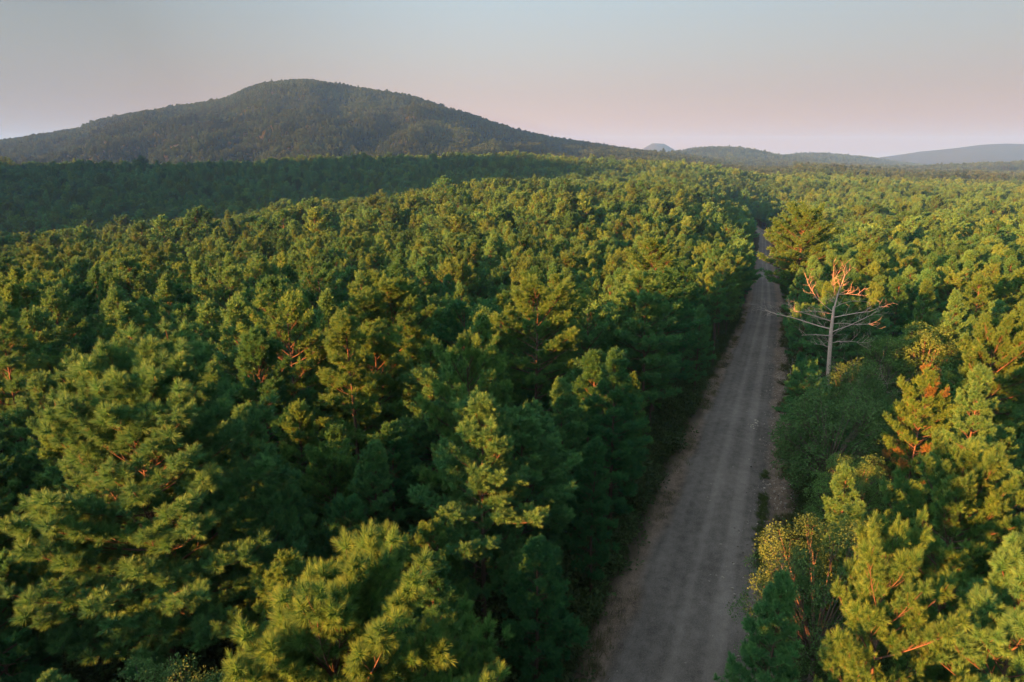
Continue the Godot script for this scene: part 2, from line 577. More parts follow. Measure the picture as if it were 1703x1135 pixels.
func build_road() -> void:
	var lats := [-6.4, -5.2, -4.4, -3.6, -2.2, -1.0, 0.0, 1.1, 2.2, 3.6, 4.4, 5.2, 6.4]
	var ups := [-0.55, -0.02, 0.12, 0.02, 0.05, 0.06, 0.10, 0.06, 0.05, 0.02, 0.14, 0.0, -0.55]
	var v := PackedVector3Array()
	var uv := PackedVector2Array()
	var n := PackedVector3Array()
	var idx := PackedInt32Array()
	var s := -60.0
	var rows := 0
	while s < 700.0:
		var x := road_x(s)
		var d := Vector2(road_x(s + 1.0) - x, 1.0).normalized()   # (x, s)
		for k in lats.size():
			var px: float = x + d.y * lats[k]
			var ps: float = s - d.x * lats[k]
			var rough := patch_noise.get_noise_2d(px * 9.0, ps * 9.0) * (0.16 if absf(lats[k]) > 3.0 else 0.025)
			v.append(Vector3(px, ground(x, s) + ups[k] + rough, -ps))
			uv.append(Vector2(lats[k] / 10.6 + 0.5, s / 64.0))
			n.append(Vector3.UP)
		s += 1.5
		rows += 1
	var w := lats.size()
	for r in rows - 1:
		for k in w - 1:
			var i := r * w + k
			idx.append_array([i, i + w, i + 1, i + 1, i + w, i + w + 1])
	for t in n.size():
		n[t] = Vector3.ZERO
	for t in range(0, idx.size(), 3):
		var nn := (v[idx[t + 2]] - v[idx[t]]).cross(v[idx[t + 1]] - v[idx[t]])
		for q in 3:
			n[idx[t + q]] += nn
	for t in n.size():
		n[t] = n[t].normalized()
	var m := StandardMaterial3D.new()
	m.resource_name = "gravel road"
	m.albedo_texture = road_texture()
	m.roughness = 0.95
	m.metallic_specular = 0.2
	m.texture_repeat = true
	m.heightmap_enabled = true
	m.heightmap_texture = noise_texture(512, 0.12, 4, 8, Color.BLACK, Color.WHITE)
	m.heightmap_scale = 3.0
	setting("road", arrays_mesh(v, PackedColorArray(), n, uv, idx), m)


# ---------------------------------------------------------------- trees
var pine := []    # per variant: trunk, limbs, crown meshes by level of detail
var oak := []
var near_puffs := []


func build_tree_kinds() -> void:
	rng.seed = 4
	var greens := [
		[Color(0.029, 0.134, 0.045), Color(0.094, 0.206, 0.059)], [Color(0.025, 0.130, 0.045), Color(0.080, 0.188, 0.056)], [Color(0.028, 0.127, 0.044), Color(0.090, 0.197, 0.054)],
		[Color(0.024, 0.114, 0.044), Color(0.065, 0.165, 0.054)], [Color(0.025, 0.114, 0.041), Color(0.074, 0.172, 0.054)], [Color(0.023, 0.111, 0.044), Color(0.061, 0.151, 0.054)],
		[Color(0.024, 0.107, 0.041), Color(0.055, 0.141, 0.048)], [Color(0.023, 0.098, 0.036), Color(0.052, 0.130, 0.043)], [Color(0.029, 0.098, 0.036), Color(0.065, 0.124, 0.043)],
	]
	var near := []
	var mid := []
	var far := []
	var tiny := []
	for g in greens:
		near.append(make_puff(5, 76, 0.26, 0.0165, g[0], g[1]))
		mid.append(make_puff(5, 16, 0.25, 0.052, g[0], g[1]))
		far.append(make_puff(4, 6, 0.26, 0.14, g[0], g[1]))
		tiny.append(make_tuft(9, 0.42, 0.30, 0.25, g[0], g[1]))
	var forms := [
		{"h": 15.0, "r": 4.3, "base": 0.34, "round": 0.95, "boughs": 84, "bare": 0.06, "dense": 3.4},   # broad old crown
		{"h": 15.0, "r": 3.4, "base": 0.30, "round": 0.35, "boughs": 72, "bare": 0.08, "dense": 3.0},   # pointed
		{"h": 15.0, "r": 3.5, "base": 0.32, "round": 0.7, "boughs": 67, "bare": 0.10, "dense": 3.0},    # oval
		{"h": 15.0, "r": 2.3, "base": 0.42, "round": 0.5, "boughs": 48, "bare": 0.18, "dense": 3.0},    # slender
		{"h": 15.0, "r": 3.9, "base": 0.40, "round": 0.85, "boughs": 58, "bare": 0.2, "dense": 3.2},   # open, clumped
		{"h": 15.0, "r": 2.9, "base": 0.18, "round": 0.15, "boughs": 79, "bare": 0.05, "dense": 3.0},   # young cone
		{"h": 15.0, "r": 4.6, "base": 0.30, "round": 0.9, "boughs": 112, "bare": 0.03, "dense": 3.5},   # full old crown
	]
	for k in forms.size():
		var sk := pine_skeleton(100 + k * 7, forms[k])
		pine.append({
			"trunk": sk.trunk, "r": forms[k].r, "top": 0.0, "tufts": sk.tufts, "tone": sk.tone,
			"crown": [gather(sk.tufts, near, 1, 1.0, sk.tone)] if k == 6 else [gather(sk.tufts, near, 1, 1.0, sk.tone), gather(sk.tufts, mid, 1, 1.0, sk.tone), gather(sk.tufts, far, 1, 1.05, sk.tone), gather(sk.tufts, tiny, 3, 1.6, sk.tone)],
		})
	near_puffs = near
	var leafy := [
		[Color(0.034, 0.083, 0.025), Color(0.078, 0.158, 0.050)], [Color(0.039, 0.090, 0.027), Color(0.091, 0.173, 0.056)], [Color(0.031, 0.075, 0.025), Color(0.072, 0.143, 0.048)],
	]
	var leaf_near := []
	var leaf_mid := []
	var leaf_far := []
	for g in leafy:
		leaf_near.append(make_spray(24, 0.10, 0.32, g[0], g[1]))
		leaf_mid.append(make_spray(10, 0.17, 0.32, g[0], g[1]))
		leaf_far.append(make_spray(4, 0.34, 0.30, g[0], g[1]))
	for k in 3:
		var sk := oak_skeleton(300 + k, 10.0, [3.6, 3.1, 2.5][k])
		oak.append({
			"trunk": sk.trunk, "r": [3.6, 3.1, 2.5][k], "top": 0.0,
			"crown": [gather(sk.tufts, leaf_near, 1, 1.0, sk.tone), gather(sk.tufts, leaf_mid, 1, 1.0, sk.tone), gather(sk.tufts, leaf_far, 3, 1.8, sk.tone)],
		})
	for form in pine + oak:
		form.top = (form.crown[0] as ArrayMesh).get_aabb().end.y


var models := {}


func tree(kind: String, variant: int, level: int, material: Material, called: String, label: String, at: Vector3, turn: float, size: Vector3, group := "") -> Node3D:
	var key := "%s%d/%d/%s" % [kind, variant, level, material.resource_name]
	var o: Node3D
	if models.has(key):
		o = models[key].duplicate()
	else:
		o = Node3D.new()
		var form: Dictionary = (pine if kind == "pine" else oak)[variant]
		var bark: Material = M.bark if kind == "pine" else M.bark_grey
		part("trunk", form.trunk, bark, o)
		part("crown", form.crown[level], material, o)
		models[key] = o
	o.name = numbered(called)
	add_child(o)
	o.position = at
	o.rotation.y = turn
	o.scale = size
	o.remove_meta("group")
	tag(o, label, "tree", group)
	return o


# trees set one by one: kind, variant, x, distance, height, width scale, material, label
var chosen := [
	["pine", 6, -12.8, 21.4, 16.0, 1.0, "needle", "huge broad dense green pine filling the lower left, the largest crown of all"],
	["pine", 6, -3.4, 11.2, 14.1, 0.8, "needle_olive", "sunlit bushy pine at the bottom edge, nearest of all to the camera, branch tips golden"],
	["pine", 0, -8.6, 47.0, 16.2, 1.0, "needle_olive", "broad golden topped pine just above the picture's middle, rounded double crown"],
	["pine", 4, 1.7, 45.0, 16.2, 1.0, "needle_olive", "open crowned pine with reddish trunk in its gaps, right of the broad golden pine"],
	["pine", 1, -1.2, 25.5, 13.0, 0.95, "needle", "pointed pine with a sunlit tip and dark skirt in the middle of the lower half"],
	["pine", 4, -1.9, 29.0, 14.8, 0.7, "needle_olive", "pine with bunched yellow tip shoots directly behind the pointed pine"],
	["pine", 2, 0.3, 27.6, 11.4, 1.2, "needle", "dark green full pine between the bottom pine and the road"],
	["pine", 1, -14.4, 37.0, 14.0, 0.9, "needle_dark", "grey green pine with a thin spiky top behind the huge corner pine"],
	["pine", 3, -9.3, 36.5, 15.0, 1.0, "needle_olive", "narrow upright pine lit yellow on its left flank, left of the broad golden pine"],
	["pine", 2, 17.2, 80.0, 18.0, 1.15, "needle_olive", "large pine with a glowing flat top left of the road's far end"],
	["pine", 2, 20.6, 79.0, 14.5, 1.0, "needle_dark", "dark dense pine leaning over the road's left verge, opposite the dead tree"],
	["pine", 2, 13.6, 62.0, 15.6, 1.1, "needle_dark", "wide dark pine crowding the left road edge below the dead tree's level"],
	["pine", 2, 10.6, 52.5, 16.2, 1.0, "needle", "tall green pine one step in from the left road edge"],
	["pine", 5, 5.0, 40.0, 12.0, 1.15, "needle_dark", "dark low branched pine at the left road edge where the verge widens"],
	["pine", 5, -2.6, 20.0, 8.6, 1.15, "needle_dark", "low dark pine on the left verge, the lowest one before the picture's bottom edge"],
	["pine", 0, 52.8, 125.0, 23.6, 1.05, "needle_olive", "tallest pine right of the road, orange sunlit trunk and wide top against the forest"],
	["pine", 2, 23.6, 37.0, 11.6, 0.75, "needle_rust", "small yellowing pine with rusty brown needles right of the large oak"],
	["pine", 0, 15.2, 21.0, 12.6, 0.72, "needle_olive", "golden flat topped pine near the right edge above the pale leafy tree"],
	["pine", 4, 9.0, 14.4, 12.8, 0.62, "needle_olive", "sunlit pine with orange branches low in the right corner"],
	["pine", 5, 8.0, 17.6, 9.4, 0.8, "needle", "small green pine at the right road edge beside the sunlit corner pine"],
	["pine", 2, 12.0, 14.0, 12.6, 0.8, "needle", "pine cut off by the right picture edge, lit on its left side"],
	["pine", 3, 24.5, 34.0, 12.4, 0.8, "needle", "thin pine with a bare stem and tufted top right of the yellowing pine"],
	["pine", 0, 57.0, 80.0, 14.0, 0.9, "needle_olive", "round topped golden pine at the right picture edge, farther of two"],
	["pine", 0, 33.9, 46.0, 13.8, 0.85, "needle_olive", "round topped golden pine at the right picture edge, nearer of two"],
	["pine", 2, 58.0, 112.0, 16.5, 1.1, "needle_olive", "golden pine rising behind the dead tree on its right"],
	["oak", 0, 21.2, 42.0, 9.4, 1.12, "leaf", "large round dark oak at the foot of the dead tree"],
	["oak", 0, 11.9, 22.8, 8.8, 0.92, "leaf", "pale leafy broadleaf tree behind the sunlit corner pine"],
	["oak", 2, 41.5, 66.0, 9.6, 1.25, "leaf_pale", "greyish broadleaf tree right of the dead tree among pines"],
	["oak", 1, 27.0, 51.0, 9.0, 0.9, "leaf", "dark oak behind and right of the large round oak"],
	["oak", 0, 60.0, 96.0, 12.5, 1.0, "leaf_pale", "olive broadleaf tree on the far right slope"],
]


# the yellowing pine: most of its crown is yellow green, its lower sunny side and some boughs are rusty
func split_rust(o: Node3D, form: Dictionary) -> void:
	var sets := [[], []]
	var tones := [PackedInt32Array(), PackedInt32Array()]
	for k in form.tufts.size():
		var p: Vector3 = form.tufts[k].origin
		var rusty := 1 if (p.x < -1.6 and p.y < 9.0 and p.y > 6.0) or patch_noise.get_noise_3d(p.x * 14.0, p.y * 14.0, p.z * 14.0) > 0.30 else 0
		sets[rusty].append(form.tufts[k])
		tones[rusty].append(form.tone[k])
	var crown: MeshInstance3D = o.get_node("crown")
	crown.mesh = gather(sets[0], near_puffs, 1, 1.0, tones[0])
	crown.material_override = M.needle_yellow
	part("rusty_boughs", gather(sets[1], near_puffs, 1, 1.0, tones[1]), M.needle_rust, o)


func ordinal(n: int) -> String:
	var ones := ["", "first", "second", "third", "fourth", "fifth", "sixth", "seventh", "eighth", "ninth", "tenth", "eleventh", "twelfth", "thirteenth", "fourteenth", "fifteenth", "sixteenth", "seventeenth", "eighteenth", "nineteenth"]
	if n < 20:
		return ones[n]
	var tens := ["", "", "twent", "thirt", "fort", "fift", "sixt"]
	return tens[n / 10] + ("ieth" if n % 10 == 0 else "y-" + ones[n % 10])


func build_trees() -> void:
	var spots := []   # [x, s, radius] of trees that stand
	for c in chosen:
		var form: Dictionary = (pine if c[0] == "pine" else oak)[c[1]]
		var k: float = c[4] / form.top
		var at := Vector3(c[2], ground(c[2], c[3]), -c[3])
		var level := 0 if c[3] < (60.0 if c[0] == "pine" else 30.0) else 1
		rng.seed = int(c[3] * 100.0)
		tree(c[0], c[1], level, M[c[6]], "pine_tree" if c[0] == "pine" else "broadleaf_tree", c[7], at, rng.randf() * TAU, Vector3(k * c[5], k, k * c[5]))
		if c[6] == "needle_rust":
			var tree_: Node3D = get_child(get_child_count() - 1)
			tree_.rotation.y = 0.0
			split_rust(tree_, form)
		spots.append([c[2], c[3], form.r * k * c[5]])
	spots.append([32.3, 66.0, 3.0])   # the dead tree's place
	# the rest of the forest, thinning to bigger steps with distance
	var wild := []
	rng.seed = 2024
	var cells := {}
	for sp in spots:
		var key := Vector2i(floori(sp[0] / 8.0), floori(sp[1] / 8.0))
		cells[key] = cells.get(key, []) + [sp]
	var step := 3.5
	for gx in range(-70, 72):
		for gs in range(-30, 60):
			var x := (gx + rng.randf_range(0.05, 0.95)) * step
			var s := (gs + rng.randf_range(0.05, 0.95)) * step
			var lot := rng.randf()
			var size := rng.randf_range(0.0, 1.0)
			if absf(x) > absf(s) * 0.9 + 45.0:
				continue
			var lat := x - road_x(s)
			var leafy := lot < (0.16 if lat > 0.0 and s > 12.0 else 0.03)
			var h := lerpf(10.0, 15.4, size) + 1.6 * patch_noise.get_noise_2d(x * 0.6, s * 0.6)
			var variant := rng.randi_range(0, 5)
			var wide := rng.randf_range(0.78, 1.05)
			if leafy:
				h = rng.randf_range(6.0, 9.5)
				variant = rng.randi_range(0, 2)
			elif s < 40.0 and lat < 0.0 and lat > -16.0:
				variant = 5 if variant % 2 else 2   # full to the ground along the open road
			var most := 99.0
			if s < 36.0:
				most = lerpf(7.0, 12.5, clampf((s - 6.0) / 30.0, 0.0, 1.0))
			if lat > 0.0 and s < 66.0 and s > 0.0:
				most = minf(most, (8.5 if s < 46.0 else 8.5 if lat < 7.2 else 5.5) if lat < 24.0 else 9.0)
			if s < 0.0:
				most = 13.0
			h = minf(h, most * rng.randf_range(0.8, 1.0))
			var form: Dictionary = (oak if leafy else pine)[variant]
			var k: float = h / form.top
			var r: float = form.r * k * wide
			var gap := 4.1 + r * 0.48
			if lat > 0.0 and lat < gap or lat <= 0.0 and -lat < gap:
				continue
			if s > -14.0 and s < 4.0 and absf(x) < 9.0:
				continue
			var free := true
			var cell := Vector2i(floori(x / 8.0), floori(s / 8.0))
			for dx in [-1, 0, 1]:
				for dy in [-1, 0, 1]:
					for sp in cells.get(cell + Vector2i(dx, dy), []):
						if Vector2(x - sp[0], s - sp[1]).length() < (r + sp[2]) * 0.52:
							free = false
			if not free:
				continue
			cells[cell] = cells.get(cell, []) + [[x, s, r]]
			wild.append([x, s, h, k, wide, variant, leafy, rng.randf() * TAU, rng.randf(), rng.randf_range(0.85, 1.1)])
	# those in the frame, nearest first, are trees of their own; the others belong to the forest mass
	var own := []
	var mass := []
	for w in wild:
		var p := seen_at(Vector3(w[0], ground(w[0], w[1]) + w[2] * 0.85, -w[1]))
		if p.x > -90.0 and p.x < 1793.0 and p.z > 4.0 and p.y < 1230.0:
			own.append([p.z, w, p])
		else:
			mass.append(w)
	own.sort_custom(func(a, b): return a[0] < b[0])
	var kept := []
	for k in own.size():
		if k < 285:
			kept.append(own[k])
		else:
			mass.append(own[k][1])
	# rows back from the camera, counted from the left, on each side of the road
	var bands := [0.0, 20.0, 28.0, 36.0, 44.0, 52.0, 60.0, 68.0, 76.0, 84.0, 92.0, 100.0, 108.0, 116.0, 140.0]
	var rows := {}
	for e in kept:
		var w: Array = e[1]
		var row := 0
		while row < bands.size() - 2 and w[1] > bands[row + 1]:
			row += 1
		var name_ := "%d|%d" % [row, 1 if w[0] > road_x(w[1]) else 0]
		rows[name_] = rows.get(name_, []) + [e]
	for name_ in rows:
		var row := int(name_.get_slice("|", 0)) + 1
		var right: bool = name_.ends_with("|1")
		var list: Array = rows[name_]
		list.sort_custom(func(a, b): return a[2].x < b[2].x)
		for q in list.size():
			var w: Array = list[q][1]
			var look: String = ["broad", "pointed", "oval", "slender", "open-crowned", "conical"][w[5]]
			var tone: String = ("olive" if w[8] < 0.3 else "dark" if w[8] < 0.5 else "green") if not w[6] else "pale" if w[8] < 0.3 else "green"
			var where := "%s from left in the %s tree row %s of road" % [ordinal(q + 1), ordinal(row), "right" if right else "left"]
			place(w, "%s %s %s, %s" % [look if not w[6] else "rounded", tone, "pine" if not w[6] else "broadleaf tree", where], list[q][0])
	forest(mass)


func place(w: Array, label: String, depth: float) -> void:
	var at := Vector3(w[0], ground(w[0], w[1]) - 0.1, -w[1])
	var size := Vector3(w[3] * w[4], w[3], w[3] * w[4] * w[9])
	var level := 0 if depth < 42.0 else 1
	if w[6]:
		tree("oak", w[5], level, M.leaf_pale if w[8] < 0.3 else M.leaf, "broadleaf_tree", label, at, w[7], size, "broadleaf trees among the pines")
	else:
		tree("pine", w[5], level, M.needle_olive if w[8] < 0.3 else M.needle_dark if w[8] < 0.5 else M.needle, "pine_tree", label, at, w[7], size, "pines of the forest beside the road")


func mass_of(called: String, parent: Node3D, mesh: Mesh, material: Material, list: Array, tinted := true) -> void:
	if list.is_empty():
		return
	var mm := MultiMesh.new()
	mm.transform_format = MultiMesh.TRANSFORM_3D
	mm.use_colors = tinted
	mm.mesh = mesh
	mm.instance_count = list.size()
	for k in list.size():
		mm.set_instance_transform(k, list[k][0])
		if tinted:
			mm.set_instance_color(k, list[k][1])
	var o := MultiMeshInstance3D.new()
	o.name = called
	o.multimesh = mm
	o.material_override = material
	o.set_meta("kind", "stuff")
	parent.add_child(o, true)


func tint() -> Color:
	var k := rng.randf()
	var v := rng.randf_range(0.68, 1.25)
	if k < 0.32:
		return Color(1.36, 1.05, 0.80) * v
	if k < 0.55:
		return Color(0.62, 0.78, 0.84) * v
	return Color(1, 1, 1) * v


func forest(mass: Array) -> void:
	var root := Node3D.new()
	root.name = "pine_forest"
	root.set_meta("kind", "stuff")
	root.set_meta("label", "dense pine forest stretching from the road to the hills")
	add_child(root)
	rng.seed = 9
	var sets := {}
	var keep := func(key: String, t: Transform3D, c: Color) -> void:
		if not sets.has(key):
			sets[key] = []
		sets[key].append([t, c])
	for w in mass:
		var t := Transform3D(Basis(Vector3.UP, w[7]).scaled_local(Vector3(w[3] * w[4], w[3], w[3] * w[4] * w[9])), Vector3(w[0], ground(w[0], w[1]) - 0.1, -w[1]))
		keep.call(("oak" if w[6] else "pine") + "%d|1" % w[5], t, tint())
	# from 200 m on: steps that grow with distance
	var s := 205.0
	while s < 5200.0:
		var gap := 5.5 if s < 380.0 else 6.6 if s < 900.0 else 7.4 if s < 1300.0 else 8.6 if s < 2600.0 else 12.0
		var most := 0.92 if s < 3000.0 else 1.0
		var x := -most * s - 20.0
		var grow := 1.1 if s < 380.0 else 1.2 if s < 1300.0 else 1.45 if s < 2600.0 else 1.7
		var right := most * s + 20.0 if s < 2600.0 else most * s
		while x < right:
			var px := x + rng.randf_range(-0.48, 0.48) * gap
			var ps := s + rng.randf_range(-0.48, 0.48) * gap
			x += gap
			if absf(px - road_x(ps)) < 8.0 and ps < 690.0:
				continue
			if s > CREST_DIST + 260.0 and px / ps < 0.12:
				continue   # hidden behind the big hill
			var leafy := rng.randf() < (0.06 if s < 1000.0 else 0.0)
			var size := rng.randf_range(0.56, 1.06) * (1.22 if rng.randf() < 0.05 else 1.0) * (1.0 + 0.12 * patch_noise.get_noise_2d(px * 0.5, ps * 0.5)) * grow
			var wide := rng.randf_range(0.85, 1.15)
			if s > 1100.0 and s < 2700.0 and px / ps < 0.4:
				size *= 0.72
				wide *= 1.2
			var variant := rng.randi_range(0, 5)
			var basis_ := Basis(Vector3.UP, rng.randf() * TAU).scaled_local(Vector3(size * wide, size, size * wide))
			var t := Transform3D(basis_, Vector3(px, ground(px, ps) - 0.3, -ps))
			var c := tint()
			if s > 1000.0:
				c = c * Color(1, 1, 1).lerp(Color(0.46, 0.42, 0.72) * (1.0 + 0.5 * patch_noise.get_noise_2d(px * 0.16, ps * 0.16)), clampf((s - 1000.0) / 300.0, 0.0, 1.0))   # weak sun and haze painted into the far trees as a darker, bluer tint
			if leafy:
				keep.call("oak%d|2" % (variant % 3), t, c)
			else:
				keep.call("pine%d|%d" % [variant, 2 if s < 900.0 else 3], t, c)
		s += gap * 0.92
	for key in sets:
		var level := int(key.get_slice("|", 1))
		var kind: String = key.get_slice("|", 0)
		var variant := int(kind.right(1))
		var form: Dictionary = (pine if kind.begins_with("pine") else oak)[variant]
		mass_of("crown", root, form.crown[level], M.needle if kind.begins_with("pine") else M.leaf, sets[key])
		if level < 3:
			mass_of("trunk", root, form.trunk, M.bark if kind.begins_with("pine") else M.bark_grey, sets[key], false)


# ---------------------------------------------------------------- the dead tree and the small growth
func twigs(into: Tubes, from: Vector3, dir: Vector3, length: float, radius: float, depth: int) -> void:
	var p := from
	var pts := [p]
	var rad := [radius]
	var d := dir.normalized()
	for k in 3:
		d = (d + Vector3(rng.randf_range(-0.3, 0.3), rng.randf_range(-0.2, 0.28), rng.randf_range(-0.3, 0.3))).normalized()
		p += d * length / 3.0
		pts.append(p)
		rad.append(radius * (1.0 - (k + 1) * 0.26))
		if depth > 0:
			var side := (d + d.cross(Vector3(rng.randf_range(-1, 1), rng.randf_range(-1, 1), rng.randf_range(-1, 1))).normalized() * 1.1).normalized()
			twigs(into, p, side, length * rng.randf_range(0.45, 0.7), radius * 0.6, depth - 1)
	into.add(pts, rad, 4)


func build_dead_tree() -> void:
	rng.seed = 31
	var x := 32.3
	var s := 66.0
	var at := Vector3(x, ground(x, s), -s)
	var o := thing("dead_tree", "tall leafless dead pine with bare orange-lit limbs standing right of the gravel road", "tree", at)
	o.rotation_degrees.z = 2.6
	var spot := func(px: float, py: float, z: float) -> Vector3: return Vector3((px - 692.0) * 0.0195, (872.0 - py) * 0.0195, z)
	var wood := Tubes.new()
	var pts := []
	for q in [[696, 890], [694, 800], [691, 700], [689, 600], [687, 500], [686, 420], [689, 350], [692, 290]]:
		pts.append(spot.call(q[0], q[1], rng.randf_range(-0.04, 0.04)))
	wood.add(pts, [0.27, 0.215, 0.205, 0.195, 0.185, 0.175, 0.14, 0.105], 10)
	part("trunk", wood.mesh(), M.dead, o)
	var limbs := [
		[[[683, 442], [640, 434], [590, 424], [515, 420]], 0.105, 0.5, 1],
		[[[684, 408], [640, 398], [590, 382], [500, 350], [430, 335], [385, 318]], 0.125, -0.9, 3],
		[[[685, 368], [640, 350], [590, 330], [540, 312], [470, 285], [428, 262]], 0.105, 0.9, 3],
		[[[690, 320], [650, 288], [612, 252], [585, 205], [560, 160]], 0.055, -0.4, 2],
		[[[692, 294], [699, 250], [708, 210], [720, 165], [726, 128]], 0.135, 0.1, 2],
		[[[702, 240], [680, 205], [660, 172], [648, 122]], 0.045, 0.5, 2],
		[[[692, 348], [740, 335], [800, 322], [850, 312], [900, 286]], 0.085, 0.6, 2],
		[[[690, 425], [740, 412], [800, 402], [860, 385], [935, 355]], 0.085, -0.7, 3],
		[[[690, 485], [725, 468], [770, 466], [830, 470]], 0.05, 0.7, 3],
		[[[684, 505], [655, 497], [620, 495]], 0.035, -0.4, 1],
		[[[698, 292], [740, 284], [800, 280], [868, 288]], 0.05, -0.8, 2],
		[[[704, 230], [745, 222], [790, 226]], 0.04, 0.6, 2],
		[[[690, 330], [640, 322], [585, 318], [530, 325]], 0.045, -0.6, 2],
		[[[690, 380], [735, 372], [785, 374], [830, 366]], 0.045, 0.9, 2],
		[[[688, 455], [730, 444], [778, 436]], 0.04, -0.8, 2],
		[[[686, 470], [650, 462], [600, 466]], 0.035, 0.9, 2],
		[[[692, 270], [655, 252], [628, 238]], 0.035, 0.8, 2],
	]
	for l in limbs:
		var t := Tubes.new()
		var p := []
		var r := []
		var n: int = l[0].size()
		for k in n:
			p.append(spot.call(l[0][k][0], l[0][k][1], l[2] * k / (n - 1.0) * 2.0 + rng.randf_range(-0.1, 0.1)))
			r.append(l[1] * 0.6 * (1.0 - 0.72 * k / (n - 1.0)))
		t.add(p, r, 7)
		for k in range(1, n):
			var d: Vector3 = (p[k] - p[k - 1]).normalized()
			for q in 1 + l[3]:
				if k < n - 1 and rng.randf() < 0.4:
					continue
				var out := (d * 0.8 + Vector3(rng.randf_range(-0.8, 0.8), rng.randf_range(-0.4, 0.8), rng.randf_range(-0.8, 0.8))).normalized()
				twigs(t, p[k - 1].lerp(p[k], rng.randf_range(0.4, 1.0)), out, rng.randf_range(0.6, 1.4), 0.016, 1 if l[3] < 3 else 2)
		part("branch", t.mesh(), M.dead, o)


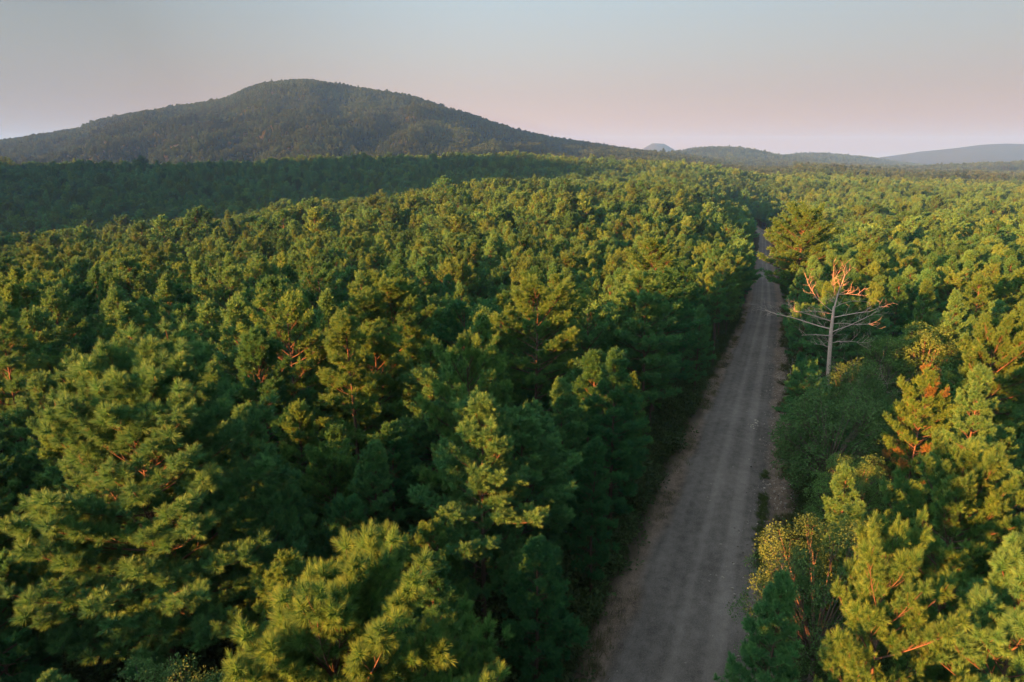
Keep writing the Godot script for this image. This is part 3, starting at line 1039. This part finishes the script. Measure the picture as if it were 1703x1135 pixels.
func build_small_growth() -> void:
	# bare grey thickets at the dead tree's foot
	rng.seed = 55
	var spots := [[35.0, 64.5, 4.0, "pale leafless thicket right of the dead tree's trunk"], [30.3, 65.0, 3.6, "pale leafless bush left of the dead tree's trunk"], [37.6, 66.5, 3.4, "leafless grey bush farthest right beside the dead tree"]]
	for b in spots:
		var t := Tubes.new()
		for k in 13:
			var az := rng.randf() * TAU
			twigs(t, Vector3(cos(az), 0, sin(az)) * rng.randf_range(0.1, 0.5), Vector3(cos(az) * 0.8, 1.1, sin(az) * 0.8), b[2] * rng.randf_range(0.7, 1.1), 0.03, 2)
		var o := thing("bare_bush", b[3], "bush", Vector3(b[0], ground(b[0], b[1]) + 1.2, -b[1]), 0, "leafless bushes by the dead tree")
		part("twigs", t.mesh(), M.dead, o)
	# low leafy growth along both road edges and under the trees
	var kit := []
	rng.seed = 56
	for g in [[Color(0.026, 0.052, 0.018), Color(0.055, 0.095, 0.034)], [Color(0.03, 0.05, 0.018), Color(0.065, 0.09, 0.03)]]:
		kit.append(make_spray(16, 0.14, 0.34, g[0], g[1]))
	var bush := []
	for k in 3:
		var spread := []
		var pick := PackedInt32Array()
		for q in 60:
			var d := Vector3(rng.randfn(), absf(rng.randfn()) * 0.9, rng.randfn()) * 0.42
			spread.append(Transform3D(along(d + Vector3(0, 0.5, 0), rng.randf_range(0.7, 1.2)), d + Vector3(0, 0.15, 0)))
			pick.append(rng.randi_range(0, 1))
		bush.append(gather(spread, kit, 1, 1.0, pick))
	var grass_v := PackedVector3Array()
	var grass_c := PackedColorArray()
	for k in 46:
		var az := rng.randf() * TAU
		var b := Vector3(cos(az), 0, sin(az)) * rng.randf_range(0.0, 0.28)
		var top := b + Vector3(cos(az) * rng.randf_range(0.05, 0.3), rng.randf_range(0.18, 0.45), sin(az) * rng.randf_range(0.05, 0.3))
		var across := Vector3(-sin(az + 0.6), 0, cos(az + 0.6)) * 0.012
		grass_v.append_array([b - across, b + across, top])
		var dry := rng.randf()
		var c := Color(0.045, 0.075, 0.022).lerp(Color(0.15, 0.12, 0.06), dry * dry)
		grass_c.append_array([c * 0.8, c * 0.8, c])
	var grass := arrays_mesh(grass_v, grass_c)
	var root := Node3D.new()
	root.name = "undergrowth"
	root.set_meta("kind", "stuff")
	add_child(root)
	var lots := [[], [], []]
	var blades := []
	for k in 5200:
		var s := rng.randf_range(4.0, 150.0)
		var side := 1.0 if rng.randf() < 0.5 else -1.0
		var lat := side * (5.0 + absf(rng.randfn()) * 5.0)
		var x := road_x(s) + lat
		var size := rng.randf_range(0.5, 1.5) * (0.55 if absf(lat) < 6.2 else 1.0)
		if absf(lat) < 5.0 + 0.4 * size:
			continue
		lots[k % 3].append([Transform3D(Basis(Vector3.UP, rng.randf() * TAU).scaled_local(Vector3(size, size * rng.randf_range(0.6, 1.2), size)), Vector3(x, ground(x, s) - 0.1, -s)), Color(1, 1, 1) * rng.randf_range(0.7, 1.2)])
	for k in 8200:
		var s := 8.0 + 150.0 * pow(rng.randf(), 1.4)
		var side := 1.0 if rng.randf() < 0.5 else -1.0
		var lat := side * (4.75 + rng.randfn() * 0.62 + 0.7 * patch_noise.get_noise_2d(s * 4.0, side * 40.0))
		if absf(lat) < 3.5:
			continue
		if patch_noise.get_noise_2d(s * 3.0, side * 90.0) < -0.08:
			continue
		var x := road_x(s) + lat
		var size := rng.randf_range(0.5, 1.3)
		blades.append([Transform3D(Basis(Vector3.UP, rng.randf() * TAU).scaled_local(Vector3(size, size, size)), Vector3(x, ground(road_x(s), s) + 0.0, -s)), Color(1, 1, 1) * rng.randf_range(0.7, 1.2)])
	# the strip of weeds on the right-hand edge of the gravel
	for k in 260:
		var s := 34.0 + 16.0 * rng.randf()
		if patch_noise.get_noise_2d(s * 9.0, 7.0) < -0.15:
			continue
		var lat := 2.75 + rng.randfn() * 0.16
		var size := rng.randf_range(0.35, 0.8)
		blades.append([Transform3D(Basis(Vector3.UP, rng.randf() * TAU).scaled_local(Vector3(size, size, size)), Vector3(road_x(s) + lat, ground(road_x(s), s) + 0.03, -s)), Color(0.8, 1.1, 0.8) * rng.randf_range(0.8, 1.2)])
	for k in 5000:
		var s := 2.0 + 70.0 * pow(rng.randf(), 1.3)
		var x := rng.randf_range(-1.0, 1.0) * (s * 0.85 + 14.0)
		if absf(x - road_x(s)) < 6.5:
			continue
		var size := rng.randf_range(1.0, 2.6)
		lots[k % 3].append([Transform3D(Basis(Vector3.UP, rng.randf() * TAU).scaled_local(Vector3(size, size * rng.randf_range(0.6, 1.2), size)), Vector3(x, ground(x, s) - 0.1, -s)), Color(1, 1, 1) * rng.randf_range(0.6, 1.1)])
	for k in 3:
		mass_of("bushes", root, bush[k], M.leaf, lots[k])
	mass_of("grass", root, grass, M.leaf, blades)
	var litter := Tubes.new()
	for k in 260:
		var s := 9.0 + 120.0 * pow(rng.randf(), 1.5)
		var lat := (1.0 if rng.randf() < 0.5 else -1.0) * (4.7 + absf(rng.randfn()) * 0.8)
		var x := road_x(s) + lat
		var y := ground(road_x(s), s) + 0.06
		var az := rng.randf() * TAU
		var d := Vector3(cos(az), 0.03, sin(az)) * rng.randf_range(0.25, 1.1)
		var p := Vector3(x, y, -s)
		litter.add([p, p + d * 0.5 + Vector3(0, 0.04, 0), p + d], [0.022, 0.016, 0.007], 4)
	var sticks := part("fallen_sticks", litter.mesh(), M.dead, root)
	sticks.set_meta("kind", "stuff")
	# loose stones: gravel at the road's edges and a few pale ones on the track
	var pebble := SphereMesh.new()
	pebble.radius = 0.5
	pebble.height = 0.7
	pebble.radial_segments = 6
	pebble.rings = 3
	var loose := []
	for k in 9000:
		var s := 8.0 + 110.0 * pow(rng.randf(), 1.7)
		var side := 1.0 if rng.randf() < 0.6 else -1.0
		var lat := side * (3.9 + rng.randfn() * 0.8)
		if rng.randf() < 0.15:
			lat = rng.randf_range(-3.5, 3.5)
		var size := 0.035 + 0.13 * pow(rng.randf(), 4.0)
		var x := road_x(s) + lat
		loose.append([Transform3D(Basis.from_euler(Vector3(rng.randf(), rng.randf() * TAU, rng.randf())).scaled_local(Vector3(size * 1.3, size * 0.7, size)), Vector3(x, ground(road_x(s), s) + 0.06, -s)), Color(1, 1, 1) * rng.randf_range(0.18, 0.75)])
	for q in [[34.5, -1.75, 26], [37.5, -1.7, 16], [29.6, -1.9, 16], [27.5, -2.0, 18], [62.0, 1.3, 10], [78.0, -0.4, 8]]:
		for k in q[2]:
			var s: float = q[0] + rng.randfn() * 0.7
			var lat: float = q[1] + rng.randfn() * 0.22
			var size := rng.randf_range(0.06, 0.17)
			loose.append([Transform3D(Basis(Vector3.UP, rng.randf() * TAU).scaled_local(Vector3(size * 1.5, size * 0.3, size)), Vector3(road_x(s) + lat, ground(road_x(s), s) + 0.075, -s)), Color(1.15, 1.15, 1.0) * rng.randf_range(0.7, 1.2)])
	var stones := Node3D.new()
	stones.name = "gravel"
	stones.set_meta("kind", "stuff")
	add_child(stones)
	mass_of("stones", stones, pebble, M.stone, loose)


func _ready() -> void:
	# ---- camera
	var camera := Camera3D.new()
	camera.name = "camera"
	add_child(camera)
	camera.position = EYE
	camera.rotation_degrees = Vector3(-PITCH, 0, 0)
	camera.fov = rad_to_deg(2.0 * atan(567.5 / FOCAL))
	camera.near = 0.1
	camera.far = 25000.0
	# ---- sun, sky, exposure
	var exposure := 14.3
	var sun_up := 8.5
	var sun_turn := 58.0   # how far to the left of straight behind the camera
	var to_sun := Vector3(-sin(deg_to_rad(sun_turn)) * cos(deg_to_rad(sun_up)), sin(deg_to_rad(sun_up)), cos(deg_to_rad(sun_turn)) * cos(deg_to_rad(sun_up)))
	var sun := DirectionalLight3D.new()
	sun.name = "sun"
	sun.light_color = Color(1.0, 0.575, 0.28)
	sun.light_energy = 1.6
	sun.light_angular_distance = 0.6
	sun.shadow_enabled = true
	add_child(sun)
	sun.basis = Basis.looking_at(-to_sun)
	var e := Environment.new()
	e.background_mode = Environment.BG_SKY
	e.sky = Sky.new()
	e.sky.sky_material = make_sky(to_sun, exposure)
	e.tonemap_mode = Environment.TONE_MAPPER_LINEAR
	e.tonemap_exposure = exposure
	e.sdfgi_enabled = true
	e.ssao_enabled = true
	e.ssil_enabled = true
	e.fog_enabled = true
	e.fog_density = 0.00007
	e.fog_light_color = Color(0.37, 0.63, 0.96)
	var world := WorldEnvironment.new()
	world.name = "world"
	world.environment = e
	add_child(world)
	# ---- the place
	hill_noise.seed = 12
	hill_noise.frequency = 0.0035
	hill_noise.fractal_octaves = 4
	patch_noise.seed = 21
	patch_noise.frequency = 0.02
	patch_noise.fractal_octaves = 3
	make_materials()
	build_ground()
	build_road()
	build_tree_kinds()
	build_trees()
	build_dead_tree()
	build_small_growth()
